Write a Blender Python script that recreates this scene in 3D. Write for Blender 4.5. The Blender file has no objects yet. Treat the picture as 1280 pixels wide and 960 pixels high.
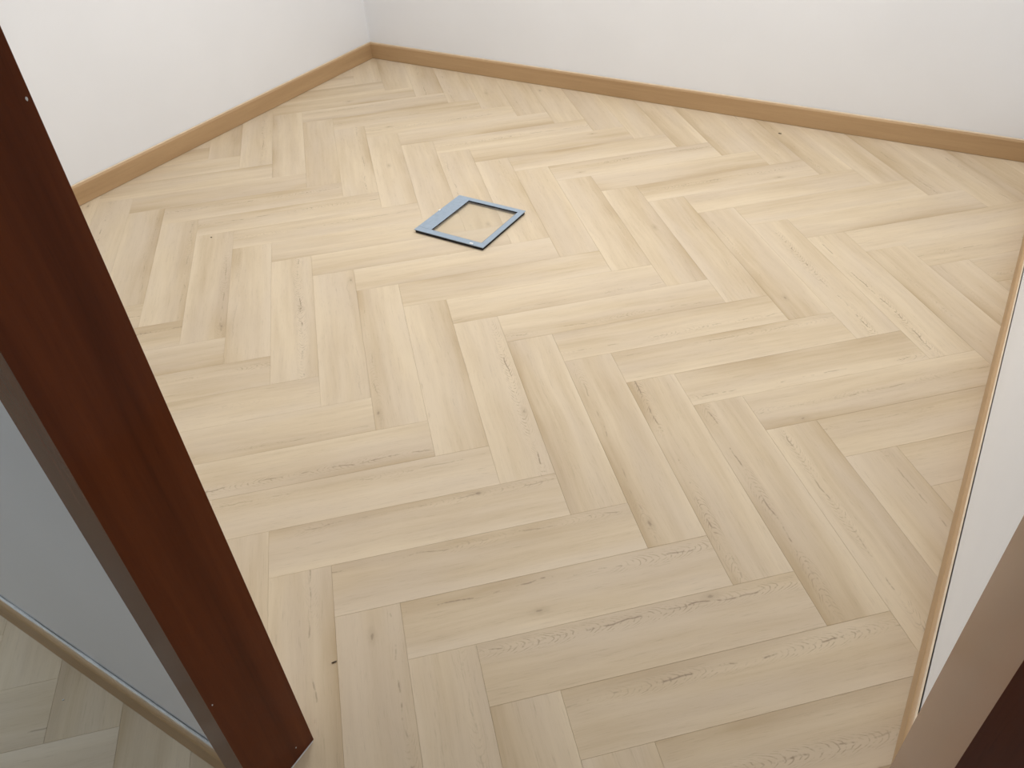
import bpy, bmesh, math, random
from mathutils import Matrix, Vector

SC = bpy.context.scene
COL = SC.collection

# ------------------------------------------------------------------ camera
cam_data = bpy.data.cameras.new('camera')
cam_data.sensor_fit = 'HORIZONTAL'
cam_data.sensor_width = 36.0
cam_data.lens = 28.496
cam_data.clip_start = 0.02
cam = bpy.data.objects.new('camera', cam_data)
COL.objects.link(cam)
right = Vector((0.8547326, 0.5161568, -0.0549023))
down = Vector((0.2965662, -0.5724136, -0.7644548))
fwd = Vector((-0.4260054, 0.6371223, -0.6423353))
cm = Matrix((right, -down, -fwd)).transposed().to_4x4()
cm.translation = Vector((3.3354, -3.7522, 1.5696))
cam.matrix_world = cm
SC.camera = cam

# ------------------------------------------------------------------ world, lights, exposure
world = bpy.data.worlds.new('world')
SC.world = world
world.use_nodes = True
world.node_tree.nodes['Background'].inputs[0].default_value = (0.8, 0.9, 1.0, 1)
world.node_tree.nodes['Background'].inputs[1].default_value = 0.05

SC.view_settings.view_transform = 'Standard'
SC.view_settings.look = 'None'
SC.view_settings.gamma = 1.0
SC.view_settings.use_curve_mapping = False
SC.view_settings.exposure = 0.0

ROOM_LAMPS = ((1.38, -1.30), (2.50, -1.20))
HALL_LAMP = (0.75, -4.10)
CEIL = 2.70


def area(name, loc, size, power, colour):
    l = bpy.data.lights.new(name, 'AREA')
    l.shape = 'SQUARE'
    l.size = size
    l.energy = power
    l.color = colour
    o = bpy.data.objects.new(name, l)
    o.location = loc
    COL.objects.link(o)
    return o


for xy in ROOM_LAMPS:
    area('room_panel_light', (*xy, CEIL - 0.035), 0.54, 24.8, (0.985, 1.0, 1.01))
area('hall_panel_light', (*HALL_LAMP, CEIL - 0.035), 0.30, 21.0, (0.78, 0.92, 1.05))


# ------------------------------------------------------------------ node helpers
def new_mat(name):
    m = bpy.data.materials.new(name)
    m.use_nodes = True
    nt = m.node_tree
    return m, nt, nt.nodes['Principled BSDF']


class NT:
    def __init__(self, nt):
        self.nt = nt

    def node(self, kind, **kw):
        n = self.nt.nodes.new(kind)
        for k, v in kw.items():
            setattr(n, k, v)
        return n

    def put(self, sock, v):
        if isinstance(v, (int, float)):
            sock.default_value = v
        elif isinstance(v, (tuple, list)):
            sock.default_value = v
        else:
            self.nt.links.new(v, sock)

    def math(self, op, a, b=None, c=None, clamp=False):
        n = self.node('ShaderNodeMath', operation=op, use_clamp=clamp)
        self.put(n.inputs[0], a)
        if b is not None:
            self.put(n.inputs[1], b)
        if c is not None:
            self.put(n.inputs[2], c)
        return n.outputs[0]

    def mul(self, a, b): return self.math('MULTIPLY', a, b)
    def add(self, a, b): return self.math('ADD', a, b)
    def sub(self, a, b): return self.math('SUBTRACT', a, b)

    def rng(self, v, a, b, c=0.0, d=1.0, smooth=False):
        n = self.node('ShaderNodeMapRange', clamp=True)
        if smooth:
            n.interpolation_type = 'SMOOTHSTEP'
        self.put(n.inputs['Value'], v)
        for k, x in zip(('From Min', 'From Max', 'To Min', 'To Max'), (a, b, c, d)):
            self.put(n.inputs[k], x)
        return n.outputs[0]

    def xyz(self, x, y, z):
        n = self.node('ShaderNodeCombineXYZ')
        self.put(n.inputs[0], x); self.put(n.inputs[1], y); self.put(n.inputs[2], z)
        return n.outputs[0]

    def noise(self, vec, scale=1.0, detail=3.0, rough=0.5, dist=0.0):
        n = self.node('ShaderNodeTexNoise')
        self.put(n.inputs['Vector'], vec)
        n.inputs['Scale'].default_value = scale
        n.inputs['Detail'].default_value = detail
        n.inputs['Roughness'].default_value = rough
        n.inputs['Distortion'].default_value = dist
        return n.outputs['Fac']

    def mix(self, f, a, b, mode='MIX'):
        n = self.node('ShaderNodeMix', data_type='RGBA', blend_type=mode)
        self.put(n.inputs[0], f); self.put(n.inputs[6], a); self.put(n.inputs[7], b)
        return n.outputs[2]

    def bump(self, h, strength, dist=0.001):
        n = self.node('ShaderNodeBump')
        n.inputs['Strength'].default_value = strength
        n.inputs['Distance'].default_value = dist
        self.put(n.inputs['Height'], h)
        return n.outputs[0]


# ------------------------------------------------------------------ materials
def plank_material():
    """Pale oak print; object colour carries seed / tone / edge streak / figure."""
    m, nt, bsdf = new_mat('pale_oak_plank')
    g = NT(nt)
    info = g.node('ShaderNodeObjectInfo')
    tc = g.node('ShaderNodeTexCoord')
    sx = g.node('ShaderNodeSeparateXYZ'); g.put(sx.inputs[0], tc.outputs['Object'])
    sc = g.node('ShaderNodeSeparateColor'); g.put(sc.inputs[0], info.outputs['Color'])
    x, y = sx.outputs[0], sx.outputs[1]
    seed, tone, edge = sc.outputs[0], sc.outputs[1], sc.outputs[2]
    fig = info.outputs['Alpha']
    s = g.mul(seed, 91.0)
    # slow wander of the grain
    wob = g.mul(g.sub(g.noise(g.xyz(g.mul(x, 2.5), g.mul(y, 3.0), s), 1.0, 2.0), 0.5), 0.030)
    yw = g.add(y, wob)
    broad = g.noise(g.xyz(g.mul(x, 1.3), g.mul(yw, 17.0), s), 1.0, 3.0, 0.55)
    streak = g.noise(g.xyz(g.mul(x, 4.0), g.mul(yw, 75.0), g.add(s, 5.0)), 1.0, 4.0, 0.6)
    fibre = g.noise(g.xyz(g.mul(x, 22.0), g.mul(yw, 420.0), g.add(s, 9.0)), 1.0, 3.0, 0.65)
    blot = g.noise(g.xyz(g.mul(x, 6.0), g.mul(y, 14.0), g.add(s, 21.0)), 1.0, 2.0)
    # dark band down one long edge, coming and going along the board
    ny = g.add(g.mul(y, 1 / 0.15), 0.5)
    along = g.rng(g.noise(g.xyz(g.mul(x, 2.6), 0.0, g.add(s, 33.0)), 1.0, 2.0), 0.32, 0.68)
    band = g.mul(g.mul(g.math('POWER', g.math('MAXIMUM', ny, 0.0), 4.5), along), edge)
    pale = g.mul(g.math('POWER', g.math('MAXIMUM', g.sub(1.0, ny), 0.0), 4.0), g.mul(edge, 0.45))
    d = g.add(g.mul(g.sub(broad, 0.5), 1.25), g.mul(g.sub(streak, 0.5), 0.55))
    d = g.add(d, g.mul(g.sub(blot, 0.5), 0.30))
    d = g.add(d, tone)
    d = g.sub(g.add(d, g.mul(band, 1.05)), pale)
    d = g.math('ADD', d, 0.0, clamp=True)
    col = g.mix(d, (0.680, 0.556, 0.392, 1), (0.482, 0.360, 0.220, 1))
    grey = g.rng(g.noise(g.xyz(g.mul(x, 2.0), g.mul(y, 10.0), g.add(s, 57.0)), 1.0, 2.0), 0.40, 0.66)
    col = g.mix(g.mul(grey, 0.45), col, (0.610, 0.505, 0.392, 1))
    # fine pores
    pore = g.mul(g.rng(fibre, 0.56, 0.80), g.rng(streak, 0.35, 0.62))
    col = g.mix(g.mul(pore, 0.62), col, (0.33, 0.25, 0.165, 1))
    # cathedral figure: nested arches in a strip, showing in patches only
    idx = info.outputs['Object Index']
    y0 = g.sub(g.mul(g.math('FLOOR', g.mul(idx, 1 / 256.0)), 0.11 / 15.0), 0.055)
    dy = g.sub(yw, y0)
    arch = g.mul(g.mul(dy, dy), 105.0)
    wav = g.mul(g.noise(g.xyz(g.mul(x, 28.0), g.mul(y, 70.0), s), 1.0, 2.0), 0.020)
    ph = g.mul(g.add(g.add(x, arch), wav), 2 * math.pi / 0.0155)
    line = g.rng(g.math('SINE', ph), 0.45, 1.0)
    strip = g.rng(g.math('ABSOLUTE', dy), 0.010, 0.026, 1.0, 0.0, True)
    patch = g.rng(g.noise(g.xyz(g.mul(x, 4.2), g.mul(y, 8.0), g.add(s, 71.0)), 1.0, 1.0), g.sub(0.58, g.mul(fig, 0.16)), g.sub(0.70, g.mul(fig, 0.16)))
    brk = g.rng(g.noise(g.xyz(g.mul(x, 60.0), g.mul(y, 110.0), g.add(s, 3.0)), 1.0, 2.0), 0.42, 0.58)
    figm = g.mul(g.mul(g.mul(line, strip), g.mul(patch, brk)), fig)
    col = g.mix(g.mul(figm, 0.62), col, (0.32, 0.235, 0.155, 1))
    # broken dark cracks following the grain beside the figure
    ck = g.math('ABSOLUTE', g.sub(g.sub(yw, y0), g.mul(g.sub(g.noise(g.xyz(g.mul(x, 9.0), 0.0, g.add(s, 12.0)), 1.0, 3.0), 0.5), 0.035)))
    ck = g.rng(ck, 0.0006, 0.0026, 1.0, 0.0)
    ckm = g.rng(g.noise(g.xyz(g.mul(x, 11.0), 0.0, g.add(s, 44.0)), 1.0, 4.0, 0.7), 0.50, 0.58)
    col = g.mix(g.mul(g.mul(ck, ckm), g.mul(fig, 0.70)), col, (0.22, 0.155, 0.10, 1))
    # knots
    ik = g.math('MODULO', idx, 256.0)
    ikx = g.math('FLOOR', g.mul(ik, 1 / 16.0))
    kx = g.sub(g.mul(ikx, 0.70 / 15.0), 0.35)
    ky = g.sub(g.mul(g.math('MODULO', ik, 16.0), 0.12 / 15.0), 0.06)
    kdx = g.mul(g.sub(x, kx), 0.45)
    kdy = g.sub(y, ky)
    kd = g.math('SQRT', g.add(g.mul(kdx, kdx), g.mul(kdy, kdy)))
    kd = g.add(kd, g.mul(g.sub(g.noise(g.xyz(g.mul(x, 70.0), g.mul(y, 120.0), s), 1.0, 2.0), 0.5), 0.010))
    has = g.math('GREATER_THAN', ikx, 0.5)
    halo = g.mul(g.rng(kd, 0.002, 0.017, 1.0, 0.0, True), has)
    core = g.mul(g.rng(kd, 0.0006, 0.0042, 1.0, 0.0, True), has)
    col = g.mix(g.mul(halo, 0.30), col, (0.36, 0.265, 0.165, 1))
    col = g.mix(g.mul(core, 0.42), col, (0.19, 0.13, 0.085, 1))
    g.put(bsdf.inputs['Base Color'], col)
    g.put(bsdf.inputs['Roughness'], g.rng(fibre, 0.2, 0.8, 0.50, 0.62))
    bsdf.inputs['Specular IOR Level'].default_value = 0.32
    g.put(bsdf.inputs['Normal'], g.bump(g.add(fibre, g.mul(streak, 0.5)), 0.22, 0.0006))
    return m


def wood_material(name, axis, light, dark, rough, spec=0.4, coat=0.0, coat_rough=0.2, fscale=1.0, contrast=1.0, pores=0.3):
    """Straight-grained wood; axis is the object axis the grain runs along."""
    m, nt, bsdf = new_mat(name)
    g = NT(nt)
    tc = g.node('ShaderNodeTexCoord')
    sx = g.node('ShaderNodeSeparateXYZ'); g.put(sx.inputs[0], tc.outputs['Object'])
    c = [sx.outputs[0], sx.outputs[1], sx.outputs[2]]

    def vec(lo, hi, off):
        v = [g.add(g.mul(c[i], lo if i == axis else hi), off) for i in range(3)]
        return g.xyz(*v)
    broad = g.noise(vec(0.9 * fscale, 16 * fscale, 2.0), 1.0, 3.0, 0.55, 0.3)
    streak = g.noise(vec(3.5 * fscale, 90 * fscale, 8.0), 1.0, 4.0, 0.6)
    fibre = g.noise(vec(30 * fscale, 600 * fscale, 4.0), 1.0, 3.0, 0.65)
    d = g.add(g.mul(g.sub(broad, 0.5), 1.5 * contrast), g.mul(g.sub(streak, 0.5), 0.8 * contrast))
    d = g.math('ADD', d, 0.5, clamp=True)
    col = g.mix(d, light, dark)
    pore = g.rng(fibre, 0.55, 0.78)
    col = g.mix(g.mul(pore, pores), col, tuple(v * 0.55 for v in dark[:3]) + (1,))
    g.put(bsdf.inputs['Base Color'], col)
    g.put(bsdf.inputs['Roughness'], rough)
    bsdf.inputs['Specular IOR Level'].default_value = spec
    bsdf.inputs['Coat Weight'].default_value = coat
    bsdf.inputs['Coat Roughness'].default_value = coat_rough
    g.put(bsdf.inputs['Normal'], g.bump(fibre, 0.10, 0.0004))
    return m


def paint_material(name, colour, rough=0.62):
    m, nt, bsdf = new_mat(name)
    g = NT(nt)
    tc = g.node('ShaderNodeTexCoord')
    n1 = g.noise(tc.outputs['Object'], 2.2, 3.0)
    n2 = g.noise(tc.outputs['Object'], 260.0, 2.0)
    dark = tuple(v * 0.965 for v in colour[:3]) + (1,)
    g.put(bsdf.inputs['Base Color'], g.mix(g.rng(n1, 0.3, 0.7), colour, dark))
    bsdf.inputs['Roughness'].default_value = rough
    bsdf.inputs['Specular IOR Level'].default_value = 0.3
    g.put(bsdf.inputs['Normal'], g.bump(n2, 0.06, 0.0005))
    return m


def plain_material(name, colour, rough=0.5, spec=0.5, metal=0.0, var=0.08, scale=40.0):
    m, nt, bsdf = new_mat(name)
    g = NT(nt)
    tc = g.node('ShaderNodeTexCoord')
    n = g.noise(tc.outputs['Object'], scale, 3.0)
    dark = tuple(v * (1 - 2 * var) for v in colour[:3]) + (1,)
    g.put(bsdf.inputs['Base Color'], g.mix(g.rng(n, 0.3, 0.7), colour, dark))
    bsdf.inputs['Roughness'].default_value = rough
    bsdf.inputs['Specular IOR Level'].default_value = spec
    bsdf.inputs['Metallic'].default_value = metal
    return m


def clear_pane_material():
    m = bpy.data.materials.new('clear_pane')
    m.use_nodes = True
    nt = m.node_tree
    nt.nodes.clear()
    g = NT(nt)
    out = g.node('ShaderNodeOutputMaterial')
    tr = g.node('ShaderNodeBsdfTransparent'); tr.inputs[0].default_value = (0.997, 0.994, 0.984, 1)
    gl = g.node('ShaderNodeBsdfGlossy'); gl.inputs['Roughness'].default_value = 0.08
    fr = g.node('ShaderNodeFresnel'); fr.inputs[0].default_value = 1.33
    mx = g.node('ShaderNodeMixShader')
    g.put(mx.inputs[0], g.mul(fr.outputs[0], 0.15)); g.put(mx.inputs[1], tr.outputs[0]); g.put(mx.inputs[2], gl.outputs[0])
    nt.links.new(mx.outputs[0], out.inputs[0])
    return m


M_PLANK = plank_material()
M_SKIRT_X = wood_material('oak_skirting_x', 0, (0.52, 0.345, 0.185, 1), (0.39, 0.245, 0.122, 1), 0.45, 0.4, pores=0.25)
M_RIDGE = plain_material('lit_oak_ridge', (0.80, 0.66, 0.49, 1), 0.5, 0.3)  # paler oak for the skirting top: light from above put into the colour
M_SKIRT_Y = wood_material('oak_skirting_y', 1, (0.52, 0.345, 0.185, 1), (0.39, 0.245, 0.122, 1), 0.45, 0.4, pores=0.25)
M_JAMB = wood_material('dark_varnished_wood', 2, (0.165, 0.043, 0.0140, 1), (0.092, 0.024, 0.0090, 1), 0.14, 0.09,
                       coat=0.0, coat_rough=0.16, contrast=1.15, pores=0.3)
M_JAMB_X = wood_material('dark_varnished_wood_head', 0, (0.165, 0.043, 0.0140, 1), (0.092, 0.024, 0.0090, 1), 0.14, 0.09,
                         coat=0.0, coat_rough=0.16, contrast=1.15, pores=0.3)
M_WALL = paint_material('white_wall_paint', (0.845, 0.85, 0.865, 1))
M_HALL = paint_material('taupe_wall_paint', (0.36, 0.33, 0.30, 1))
M_CEIL = paint_material('white_ceiling_paint', (0.82, 0.82, 0.81, 1), 0.8)
M_SCREED = plain_material('grey_screed', (0.16, 0.13, 0.10, 1), 0.9, 0.2)
M_CAULK = plain_material('white_caulk', (0.80, 0.79, 0.77, 1), 0.55, 0.3)
M_BLUE = plain_material('blue_grey_plastic', (0.325, 0.400, 0.485, 1), 0.34, 0.5, var=0.06, scale=60)
M_BLACK = plain_material('black_rubber', (0.012, 0.012, 0.015, 1), 0.55, 0.3)
M_WHITE = plain_material('white_glint', (0.86, 0.87, 0.88, 1), 0.3, 0.5)  # white of the painted glints on the square frame
M_SPECK = plain_material('dark_splinter_wood', (0.06, 0.04, 0.028, 1), 0.7, 0.2)
M_STEEL = plain_material('white_enamel', (0.8, 0.8, 0.8, 1), 0.4, 0.5)
M_PANE = clear_pane_material()
mE, ntE, bE = new_mat('lamp_diffuser')
bE.inputs['Emission Color'].default_value = (1, 0.97, 0.92, 1)
bE.inputs['Emission Strength'].default_value = 2.0


# ------------------------------------------------------------------ mesh helpers
def link(name, me, mat, parent=None):
    o = bpy.data.objects.new(name, me)
    COL.objects.link(o)
    if mat is not None and not me.materials:
        me.materials.append(mat)
    if parent is not None:
        o.parent = parent
    return o


def bm_obj(name, bm, mat, parent=None):
    bmesh.ops.recalc_face_normals(bm, faces=bm.faces[:])
    me = bpy.data.meshes.new(name)
    bm.to_mesh(me); bm.free()
    return link(name, me, mat, parent)


def box(bm, x0, x1, y0, y1, z0, z1):
    v = [bm.verts.new((x, y, z)) for z in (z0, z1) for y in (y0, y1) for x in (x0, x1)]
    for f in ((0, 1, 3, 2), (4, 6, 7, 5), (0, 4, 5, 1), (2, 3, 7, 6), (0, 2, 6, 4), (1, 5, 7, 3)):
        bm.faces.new([v[i] for i in f])
    return v


def box_obj(name, b, mat, parent=None, bevel=0.0, seg=2):
    bm = bmesh.new()
    box(bm, *b)
    if bevel:
        bmesh.ops.recalc_face_normals(bm, faces=bm.faces[:])
        bmesh.ops.bevel(bm, geom=bm.edges[:], offset=bevel, segments=seg, affect='EDGES', profile=0.6)
    return bm_obj(name, bm, mat, parent)


def tag(o, label=None, cat=None, group=None, kind=None):
    for k, v in (('label', label), ('category', cat), ('group', group), ('kind', kind)):
        if v:
            o[k] = v
    return o


def empty(name, loc=(0, 0, 0), rz=0.0):
    o = bpy.data.objects.new(name, None)
    o.empty_display_size = 0.1
    o.location = loc
    o.rotation_euler = (0, 0, rz)
    COL.objects.link(o)
    return o


# ------------------------------------------------------------------ room measures (metres)
RX = 3.508          # face of the right skirting
LF, LN = 3.329, 3.471   # doorway lining: room edge and hall edge
LX, RX2 = 2.513, 3.414  # doorway clear opening
CW = 0.078          # casing width
T = 0.015           # skirting thickness
GAP = 0.0030
BH = 0.0845
HEAD = 2.06
HALL = 5.2          # far face of the hall
W, L = 0.15, 0.75
GO = Vector((1.8552, -1.9111))
GU = Vector((0.72168, 0.69223))
GV = Vector((0.69223, -0.72168))

# ------------------------------------------------------------------ floor
floor = box_obj('floor', (-0.2, RX + 0.2, -HALL - 0.1, 0.2, -0.08, -0.0056), M_SCREED)
tag(floor, 'pale oak herringbone plank floor running through the doorway', 'floor', kind='structure')

X0, X1, Y0, Y1 = -T, RX + T, -HALL, T


def clip(poly, inside, cut):
    out = []
    for i, a in enumerate(poly):
        b = poly[(i + 1) % len(poly)]
        ia, ib = inside(a), inside(b)
        if ia:
            out.append(a)
        if ia != ib:
            out.append(cut(a, b))
    return out


def clip_rect(poly):
    for ax, lim, sgn in ((0, X0, 1), (0, X1, -1), (1, Y0, 1), (1, Y1, -1)):
        if not poly:
            return poly
        poly = clip(poly, lambda p: (p[ax] - lim) * sgn >= 0,
                    lambda a, b: a + (b - a) * ((lim - a[ax]) / (b[ax] - a[ax])))
    return poly


def area_of(poly):
    return abs(sum(poly[i].x * poly[(i + 1) % len(poly)].y - poly[(i + 1) % len(poly)].x * poly[i].y
                   for i in range(len(poly)))) / 2


def plank_mesh(pts):
    """pts: local outline at the top; slab with a small eased arris."""
    n = len(pts)
    c = sum(pts, Vector((0, 0))) / n
    e, h = 0.0005, 0.0004

    def inset(d):
        res = []
        for i in range(n):
            a, b, q = pts[i - 1], pts[i], pts[(i + 1) % n]
            d1 = (b - a).normalized(); d2 = (q - b).normalized()
            n1 = Vector((-d1.y, d1.x)); n2 = Vector((-d2.y, d2.x))
            k = 1 + n1.dot(n2)
            res.append(b + (n1 + n2) * (d / max(k, 0.3)))
        return res
    ar = sum(pts[i].x * pts[(i + 1) % n].y - pts[(i + 1) % n].x * pts[i].y for i in range(n))
    if ar < 0:
        pts = pts[::-1]
    side, top = inset(0.00012), inset(e)
    verts = [(p.x, p.y, -0.005) for p in side] + [(p.x, p.y, -h) for p in side] + [(p.x, p.y, 0) for p in top]
    faces = [tuple(range(n))[::-1], tuple(range(2 * n, 3 * n))]
    for i in range(n):
        j = (i + 1) % n
        faces.append((i, j, n + j, n + i))
        faces.append((n + i, n + j, 2 * n + j, 2 * n + i))
    me = bpy.data.meshes.new('plank')
    me.from_pydata(verts, [], faces)
    me.materials.append(M_PLANK)
    return me


FULL = plank_mesh([Vector((-L / 2, -W / 2)), Vector((L / 2, -W / 2)), Vector((L / 2, W / 2)), Vector((-L / 2, W / 2))])
ANG_A = math.atan2(GU.y, GU.x)
ANG_B = math.atan2(GV.y, GV.x)
# per-plank prints: (kind, k, j) -> (flip, tone, edge, figure, figure offset, knot along, knot across)
# offsets run away from the camera for A boards and rightwards for B boards
PRINT = {
    ('B', 0, 0): (0, .24, .30, 1.0, .045, .108, .055), ('B', 1, 0): (1, .40, .75, .15, -.02, None, 0),
    ('B', 2, 0): (1, .48, .70, .50, -.050, .306, -.044), ('B', 3, 0): (1, .44, .95, 1.0, -.046, None, 0),
    ('B', 4, 0): (1, .46, .90, .90, -.042, None, 0), ('B', 5, 0): (0, .34, .90, .75, -.030, None, 0),
    ('B', 6, 0): (0, .38, .85, .60, .035, None, 0), ('B', -1, 0): (0, .30, .65, .20, .02, None, 0),
    ('B', -2, 0): (1, .34, .90, .40, -.052, .33, -.06), ('B', -3, 0): (0, .27, .75, .20, .050, -.34, .06),
    ('B', -4, 0): (0, .22, .30, 1.0, .028, -.02, .028), ('B', -5, 0): (1, .28, .85, .25, -.05, None, 0),
    ('B', -6, 0): (0, .36, .95, .60, .052, .30, .06), ('B', -7, 0): (0, .36, .85, .55, .052, None, 0),
    ('B', -8, 0): (0, .36, .80, .40, .045, None, 0),
    ('B', 1, -1): (0, .46, .60, .70, .020, None, 0), ('B', 2, -1): (0, .38, .60, .80, .052, -.31, .0),
    ('B', 3, -1): (0, .34, .40, .35, .040, None, 0), ('B', 4, -1): (1, .40, .60, .20, .0, None, 0),
    ('B', -4, 1): (0, .34, .40, .60, -.045, .34, .023), ('B', -3, 1): (0, .33, .70, .30, .03, None, 0),
    ('B', -2, 1): (1, .36, .60, .20, .04, None, 0), ('B', -1, 1): (0, .33, .80, .30, .05, None, 0),
    ('B', 0, 1): (0, .44, .85, .20, .04, -.02, .03),
    ('B', -9, 1): (1, .36, .90, .20, -.05, None, 0), ('B', -10, 1): (0, .30, .40, .60, .03, None, 0),
    ('B', -11, 1): (0, .50, .90, .20, .05, None, 0), ('B', -7, 1): (0, .34, .60, .60, .03, None, 0),
    ('B', -4, 2): (1, .48, .80, .30, -.04, None, 0), ('B', -1, 2): (1, .46, .70, .30, -.04, None, 0),
    ('B', 0, 2): (0, .44, .60, .50, .0, None, 0), ('B', 1, 2): (1, .52, .80, .50, -.04, None, 0),
    ('B', 2, 2): (0, .48, .60, .30, .0, None, 0), ('B', 3, 2): (1, .50, .70, .60, -.03, None, 0),
    ('B', 4, 2): (0, .44, .60, .60, .03, None, 0), ('B', 5, 2): (1, .56, .60, .30, -.04, None, 0),
    ('A', -2, -1): (1, .34, .60, .40, -.045, None, 0), ('A', -1, -1): (1, .40, .85, .80, -.040, None, 0),
    ('A', 0, -1): (0, .30, .50, .45, .040, None, 0), ('A', 1, -1): (0, .42, .95, .60, .055, .18, .06),
    ('A', 2, -1): (0, .42, .85, .60, .052, None, 0), ('A', 3, -1): (0, .42, .65, .90, .045, -.078, -.029),
    ('A', 4, -1): (0, .46, .60, 1.0, .050, .175, .06), ('A', 5, -1): (0, .46, .60, 1.0, .040, None, 0),
    ('A', 6, -1): (0, .44, .60, 1.0, -.020, None, 0), ('A', 7, -1): (0, .42, .60, .80, -.01, None, 0),
    ('A', 0, 0): (1, .28, .75, .40, -.050, None, 0), ('A', 1, 0): (1, .33, .80, .70, -.045, None, 0),
    ('A', 2, 0): (0, .36, .55, .60, -.030, None, 0), ('A', 3, 0): (0, .38, .85, .45, .050, None, 0),
    ('A', 4, 0): (0, .42, .95, .65, -.045, None, 0), ('A', 5, 0): (1, .46, .70, .60, .0, -.27, -.06),
    ('A', 6, 0): (0, .46, .60, .40, .03, None, 0),
    ('B', 2, 1): (1, .46, .90, .35, -.05, .26, -.03), ('B', 3, 1): (0, .22, .35, 1.0, -.010, None, 0),
    ('B', 4, 1): (0, .24, .40, .90, -.040, None, 0), ('B', 5, 1): (1, .40, .80, .40, -.03, None, 0),
    ('B', 6, 1): (1, .38, .85, .30, -.04, None, 0), ('B', 1, 1): (0, .34, .60, .30, .03, None, 0),
}
GRID16 = lambda v, lim: max(0, min(15, round((v / lim * 0.5 + 0.5) * 15)))
rnd = random.Random(11)
n_plank = 0
for j in range(-8, 9):
    for k in range(-45, 46):
        for kind in 'AB':
            r = [rnd.random() for _ in range(6)]
            if kind == 'A':
                cu, cv, ang = k * W + j * L + L / 2, k * W - j * L + W / 2, ANG_A
            else:
                cu, cv, ang = k * W + j * L + W / 2, k * W + W - j * L + L / 2, ANG_B
            ctr = GO + GU * cu + GV * cv
            if not (X0 - 0.5 < ctr.x < X1 + 0.5 and Y0 - 0.5 < ctr.y < Y1 + 0.5):
                continue
            flip = r[0] < 0.5
            tone = 0.36 + (r[1] - 0.5) * 0.34
            edge = 0.25 + 0.75 * r[2]
            fig = max(0.0, r[3] * 1.5 - 0.5)
            fy = (r[3] * 7.3 % 1 - 0.5) * 0.09
            ka, kc = ((r[1] * 9.1 % 1 - 0.5) * 0.6, (r[2] * 5.7 % 1 - 0.5) * 0.10) if r[5] > 0.8 else (None, 0)
            if (kind, k, j) in PRINT:
                flip, tone, edge, fig, fy, ka, kc = PRINT[(kind, k, j)]
            sg = -1 if flip else 1
            code = GRID16(sg * fy, 0.055) * 256
            if ka is not None:
                code += max(1, GRID16(sg * ka, 0.35)) * 16 + GRID16(sg * kc, 0.06)
            a = ang + (math.pi if flip else 0)
            ex, ey = Vector((math.cos(a), math.sin(a))), Vector((-math.sin(a), math.cos(a)))
            rect = [ctr + ex * (sx * L / 2) + ey * (sy * W / 2) for sx, sy in ((-1, -1), (1, -1), (1, 1), (-1, 1))]
            poly = clip_rect(rect)
            if len(poly) < 3 or area_of(poly) < 2e-4:
                continue
            if area_of(poly) > L * W * 0.9999:
                me = FULL
            else:
                loc = [Vector(((p - ctr).dot(ex), (p - ctr).dot(ey))) for p in poly]
                cl = [p for i, p in enumerate(loc) if (p - loc[i - 1]).length > 0.002]
                if len(cl) < 3:
                    continue
                me = plank_mesh(cl)
            o = link('plank', me, None, floor)
            o.location = (ctr.x, ctr.y, (r[4] - 0.5) * 0.0002 - 0.0001)
            o.rotation_euler = (0, 0, a)
            o.color = (r[5], tone, edge, fig)
            o.pass_index = code
            n_plank += 1

# ------------------------------------------------------------------ walls and ceiling
wb = box_obj('wall_back', (-T - 0.12, RX + T + 0.12, T, T + 0.12, 0, CEIL), M_WALL)
tag(wb, kind='structure', label='plain white painted back wall', cat='wall')
wl = box_obj('wall_left', (-T - 0.12, -T, -HALL, T, 0, CEIL), M_WALL)
tag(wl, kind='structure', label='plain white painted wall left of the corner', cat='wall')
wr = box_obj('wall_right', (RX + T, RX + T + 0.12, -HALL, T, 0, CEIL), M_WALL)
tag(wr, kind='structure', label='plain white painted wall beside the pale jamb face', cat='wall')
bm = bmesh.new()
WY0, WY1 = -(LN - 0.016), -(LF + 0.016)
box(bm, -T, LX - 0.028, WY0, WY1, 0, CEIL)
box(bm, RX2 + 0.028, RX + T, WY0, WY1, 0, CEIL)
box(bm, LX - 0.028, RX2 + 0.028, WY0, WY1, HEAD + 0.028, CEIL)
wf = bm_obj('wall_front', bm, M_WALL)
tag(wf, kind='structure', label='white hall wall left of the dark door jamb', cat='wall')
wh = box_obj('wall_hall', (-T - 0.12, RX + T + 0.12, -HALL - 0.12, -HALL, 0, CEIL), M_HALL)
tag(wh, kind='structure', label='taupe wall on the far side of the hall', cat='wall')
ce = box_obj('ceiling', (-T - 0.12, RX + T + 0.12, -HALL - 0.12, T + 0.12, CEIL, CEIL + 0.1), M_CEIL)
tag(ce, kind='structure', label='plain white ceiling', cat='ceiling')


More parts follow.
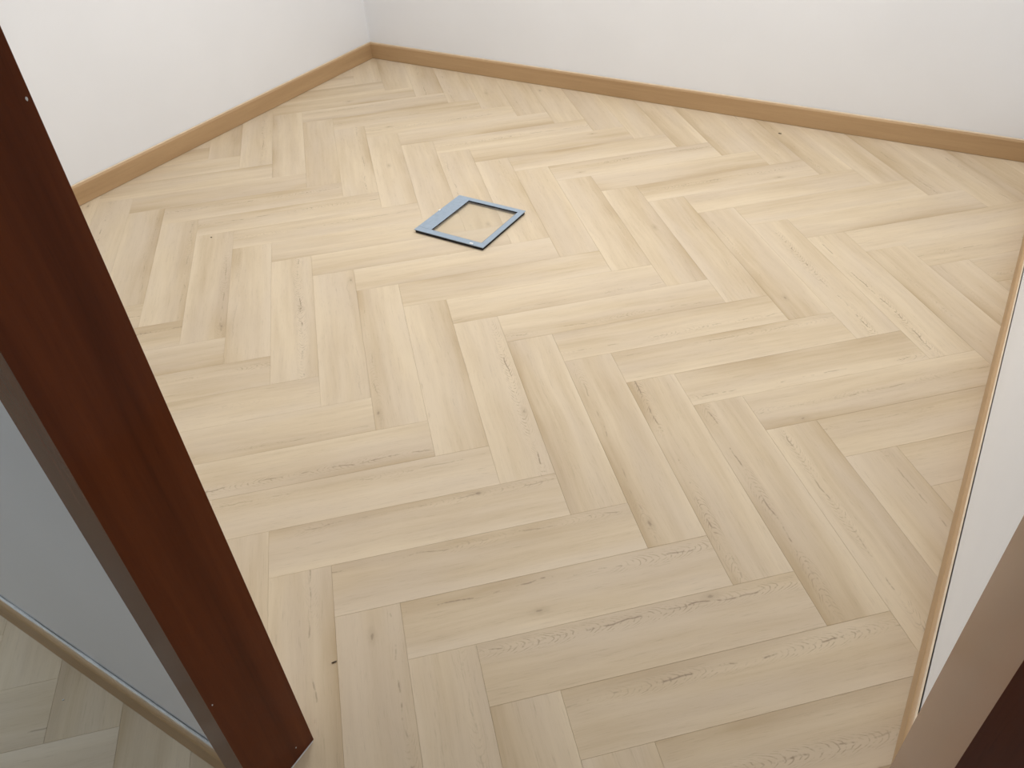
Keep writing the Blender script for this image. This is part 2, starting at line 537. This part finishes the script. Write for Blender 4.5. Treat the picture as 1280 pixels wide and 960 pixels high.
# ------------------------------------------------------------------ skirting boards
def skirting(name, a, b, out, mat, label, bow=None):
    """Board along a->b (front face line on the floor); out = direction to the wall."""
    a, b, out = Vector(a), Vector(b), Vector(out)
    prof = [(0.005, 0), (0.005, 0.0016), (0, 0.0016), (0, 0.0795), (0.0022, 0.0838), (0.0056, 0.0862), (0.0082, 0.0872),
            (0.0092, 0.0905), (0.0104, 0.0918), (T - GAP, 0.0918), (T - GAP, 0)]
    bm = bmesh.new()
    rows = []
    for p in (a, b):
        rows.append([bm.verts.new((p.x + out.x * d, p.y + out.y * d, z)) for d, z in prof])
    n = len(prof)
    for i in range(n):
        k = (i + 1) % n
        f = bm.faces.new((rows[0][i], rows[0][k], rows[1][k], rows[1][i]))
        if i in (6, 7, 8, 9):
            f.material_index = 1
    bm.faces.new(rows[0]); bm.faces.new(rows[1][::-1])
    o = bm_obj(name, bm, mat)
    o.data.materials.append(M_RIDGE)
    tag(o, label, 'baseboard', kind='structure')
    return o


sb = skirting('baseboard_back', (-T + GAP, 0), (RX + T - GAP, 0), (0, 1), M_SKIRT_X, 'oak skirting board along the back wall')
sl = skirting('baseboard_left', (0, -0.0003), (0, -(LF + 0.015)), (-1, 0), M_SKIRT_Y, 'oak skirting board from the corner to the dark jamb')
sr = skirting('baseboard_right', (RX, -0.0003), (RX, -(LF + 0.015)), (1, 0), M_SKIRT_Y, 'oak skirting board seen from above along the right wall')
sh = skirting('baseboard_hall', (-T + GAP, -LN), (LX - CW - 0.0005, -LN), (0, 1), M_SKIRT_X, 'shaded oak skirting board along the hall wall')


def bead(parent, a, b, r, mat=M_CAULK, name='caulk_bead', seed=1):
    """Thin uneven triangular bead between a and b."""
    rr = random.Random(seed)
    a, b = Vector(a), Vector(b)
    n = max(6, int((b - a).length / 0.05))
    d = (b - a).normalized()
    s = Vector((-d.y, d.x, 0))
    bm = bmesh.new(); rows = []
    for i in range(n + 1):
        p = a + (b - a) * (i / n)
        q = r * (0.7 + 0.6 * rr.random())
        rows.append([bm.verts.new(p - s * q), bm.verts.new(p + Vector((0, 0, q)) ), bm.verts.new(p + s * q), bm.verts.new(p - Vector((0, 0, 0.0002)))])
    for i in range(n):
        for k in range(4):
            m = (k + 1) % 4
            bm.faces.new((rows[i][k], rows[i][m], rows[i + 1][m], rows[i + 1][k]))
    bm.faces.new(rows[0]); bm.faces.new(rows[-1][::-1])
    return bm_obj(name, bm, mat, parent)


bead(sh, (-T + 0.004, -LN + T - 0.0032, 0.0919), (LX - CW - 0.002, -LN + T - 0.0032, 0.0919), 0.0026, seed=3)

# ------------------------------------------------------------------ door frame
door = empty('door_1', ((LX + RX2) / 2, -(LF + LN) / 2, 0))
tag(door, 'dark brown varnished wooden door frame', 'door frame', kind='structure')
dx, dy = door.location.x, door.location.y


def dpart(name, b, mat, bevel=0.0):
    x0, x1, y0, y1, z0, z1 = b
    return box_obj(name, (x0 - dx, x1 - dx, y0 - dy, y1 - dy, z0, z1), mat, door, bevel)


CT = 0.016
jl = dpart('jamb', (LX - 0.0275, LX, -(LN - CT), -(LF + CT), 0, HEAD), M_JAMB, 0.0)
jr = dpart('jamb', (RX2, RX2 + 0.0275, -(LN - CT), -(LF + CT), 0, HEAD), M_JAMB, 0.0)
jh = dpart('head_jamb', (LX - 0.0275, RX2 + 0.0275, -(LN - CT), -(LF + CT), HEAD, HEAD + 0.0275), M_JAMB_X, 0.0)
for yy0, yy1 in ((-LN, -(LN - CT)), (-(LF + CT), -LF)):
    cl_ = dpart('casing', (LX - CW, LX, yy0, yy1, 0, HEAD + CW), M_JAMB)
    cr_ = dpart('casing', (RX2, RX2 + CW, yy0, yy1, 0, HEAD + CW), M_JAMB)
    ch_ = dpart('head_casing', (LX + 0.0002, RX2 - 0.0002, yy0, yy1, HEAD, HEAD + CW), M_JAMB_X)


# caulk smear along the foot of the left jamb, paint specks on it
cb = bead(door, (LX + 0.0012, -LF - 0.004, 0), (LX + 0.0012, -LF - 0.085, 0), 0.0013, seed=5)
cb.location = (-dx, -dy, 0)


def blob(name, loc, size, mat, parent=None, rot=(0, 0, 0), seed=0):
    rr = random.Random(seed)
    bm = bmesh.new()
    bmesh.ops.create_icosphere(bm, subdivisions=1, radius=1.0)
    for v in bm.verts:
        k = 0.8 + 0.4 * rr.random()
        v.co = Vector((v.co.x * size[0] * k, v.co.y * size[1] * k, v.co.z * size[2] * k))
    o = bm_obj(name, bm, mat, parent)
    o.location = loc
    o.rotation_euler = rot
    return o


for i, (y, z) in enumerate(((-3.3345, 1.301), (-3.4630, 0.352), (-3.3688, 0.037))):
    blob('paint_speck', (LX + 0.0002 - dx, y - dy, z), (0.0004, 0.0014, 0.0022), M_CAULK, door, seed=i)

# ------------------------------------------------------------------ square frame lying on the floor
fr = empty('square_frame', (1.6355, -1.4215, 0))
tag(fr, 'flat square blue-grey framed plate with a clear see-through centre lying on the floor', 'framed plate')
HX, HY = 0.161, 0.159
ZT, ZB = 0.0145, 0.0115
BL, BR, BF, BB = 0.064, 0.024, 0.028, 0.023
wide = box_obj('wide_band', (-HX, -HX + BL, -HY + BF + 0.0004, HY, ZB, ZT), M_BLUE, fr, 0.0012)
front = box_obj('front_bar', (-HX, HX, -HY, -HY + BF, ZB, ZT), M_BLUE, fr, 0.0012)
rbar = box_obj('side_bar', (HX - BR, HX, -HY + BF + 0.0004, HY, ZB, ZT), M_BLUE, fr, 0.0012)
bbar = box_obj('back_bar', (-HX + BL + 0.0004, HX - BR - 0.0004, HY - BB, HY, ZB, ZT), M_BLUE, fr, 0.0012)
# black base rim, set back under the plate
bm = bmesh.new()
i_ = 0.004
ox0, ox1, oy0, oy1 = -HX + i_, HX - i_, -HY + i_, HY - i_
ix0, ix1, iy0, iy1 = -HX + BL, HX - BR, -HY + BF, HY - BB
rw = 0.008
box(bm, ox0, ox0 + rw, oy0, oy1, 0.0002, ZB)
box(bm, ox1 - rw, ox1, oy0, oy1, 0.0002, ZB)
box(bm, ox0 + rw, ox1 - rw, oy0, oy0 + rw, 0.0002, ZB)
box(bm, ox0 + rw, ox1 - rw, oy1 - rw, oy1, 0.0002, ZB)
bm_obj('base_rim', bm, M_BLACK, fr)
# thin dark lip round the opening
bm = bmesh.new()
lw = 0.0012
box(bm, ix0, ix0 + lw, iy0, iy1, ZB - 0.0005, ZT - 0.001)
box(bm, ix1 - lw, ix1, iy0, iy1, ZB - 0.0005, ZT - 0.001)
box(bm, ix0 + lw, ix1 - lw, iy0, iy0 + lw, ZB - 0.0005, ZT - 0.001)
box(bm, ix0 + lw, ix1 - lw, iy1 - lw, iy1, ZB - 0.0005, ZT - 0.001)
bm_obj('inner_lip', bm, M_BLACK, fr)
box_obj('clear_pane', (ix0 + lw, ix1 - lw, iy0 + lw, iy1 - lw, ZB, ZB + 0.003), M_PANE, fr)
# small white blocks standing in for two bright glints on the bars
c1 = box_obj('clip', (-0.006, 0.006, -0.0035, 0.0035, 0, 0.003), M_WHITE, fr, 0.001)
c1.location = (-HX + 0.004, 0.012, ZT)
c1.rotation_euler = (0, 0, math.pi / 2)
c2 = box_obj('clip', (-0.007, 0.007, -0.004, 0.004, 0, 0.003), M_WHITE, fr, 0.001)
c2.location = (0.105, -HY + 0.006, ZT)

# ------------------------------------------------------------------ litter on the floor
sp = blob('wood_splinter', (2.4363, -3.1766, 0.0016), (0.0075, 0.0016, 0.0016), M_SPECK, None, (0, 0, math.radians(58)), 4)
tag(sp, 'tiny dark wood splinter on the floor near the foot of the dark jamb', 'splinter')
ch = blob('floor_chip', (2.466, -0.112, 0.0016), (0.0085, 0.0035, 0.0018), M_SPECK, None, (0, 0, math.radians(5)), 8)
tag(ch, 'small dark chip on the floor close to the back skirting board', 'chip')
cr = blob('dirt_crumb', (0.751, -1.971, 0.0012), (0.0045, 0.003, 0.0014), M_SPECK, None, (0, 0, 0.4), 9)
tag(cr, 'tiny dark crumb on the floor out towards the left wall', 'crumb')
wc = blob('paint_flake', (1.984, -3.531, 0.0009), (0.0026, 0.0016, 0.0009), M_CAULK, None, (0, 0, 0.9), 12)
tag(wc, 'tiny white paint flake on the shaded hall floor', 'paint flake')


# ------------------------------------------------------------------ ceiling lamps of the room and the hall
def panel_lamp(name, xy, half, label):
    o = empty(name, (*xy, CEIL - 0.03))
    tag(o, label, 'ceiling lamp')
    bm = bmesh.new()
    e = 0.022
    box(bm, -half - e, -half, -half - e, half + e, 0, 0.03)
    box(bm, half, half + e, -half - e, half + e, 0, 0.03)
    box(bm, -half, half, -half - e, -half, 0, 0.03)
    box(bm, -half, half, half, half + e, 0, 0.03)
    bm_obj('frame', bm, M_STEEL, o)
    box_obj('diffuser', (-half, half, -half, half, 0.004, 0.03), mE, o)
    return o


for xy, where in zip(ROOM_LAMPS, ('above the square frame', 'between the door frame and the back wall')):
    tag(panel_lamp('ceiling_lamp', xy, 0.28, 'large white panel lamp on the ceiling ' + where), group='room ceiling lamps')
panel_lamp('ceiling_lamp', HALL_LAMP, 0.16, 'small square white panel lamp on the hall ceiling')
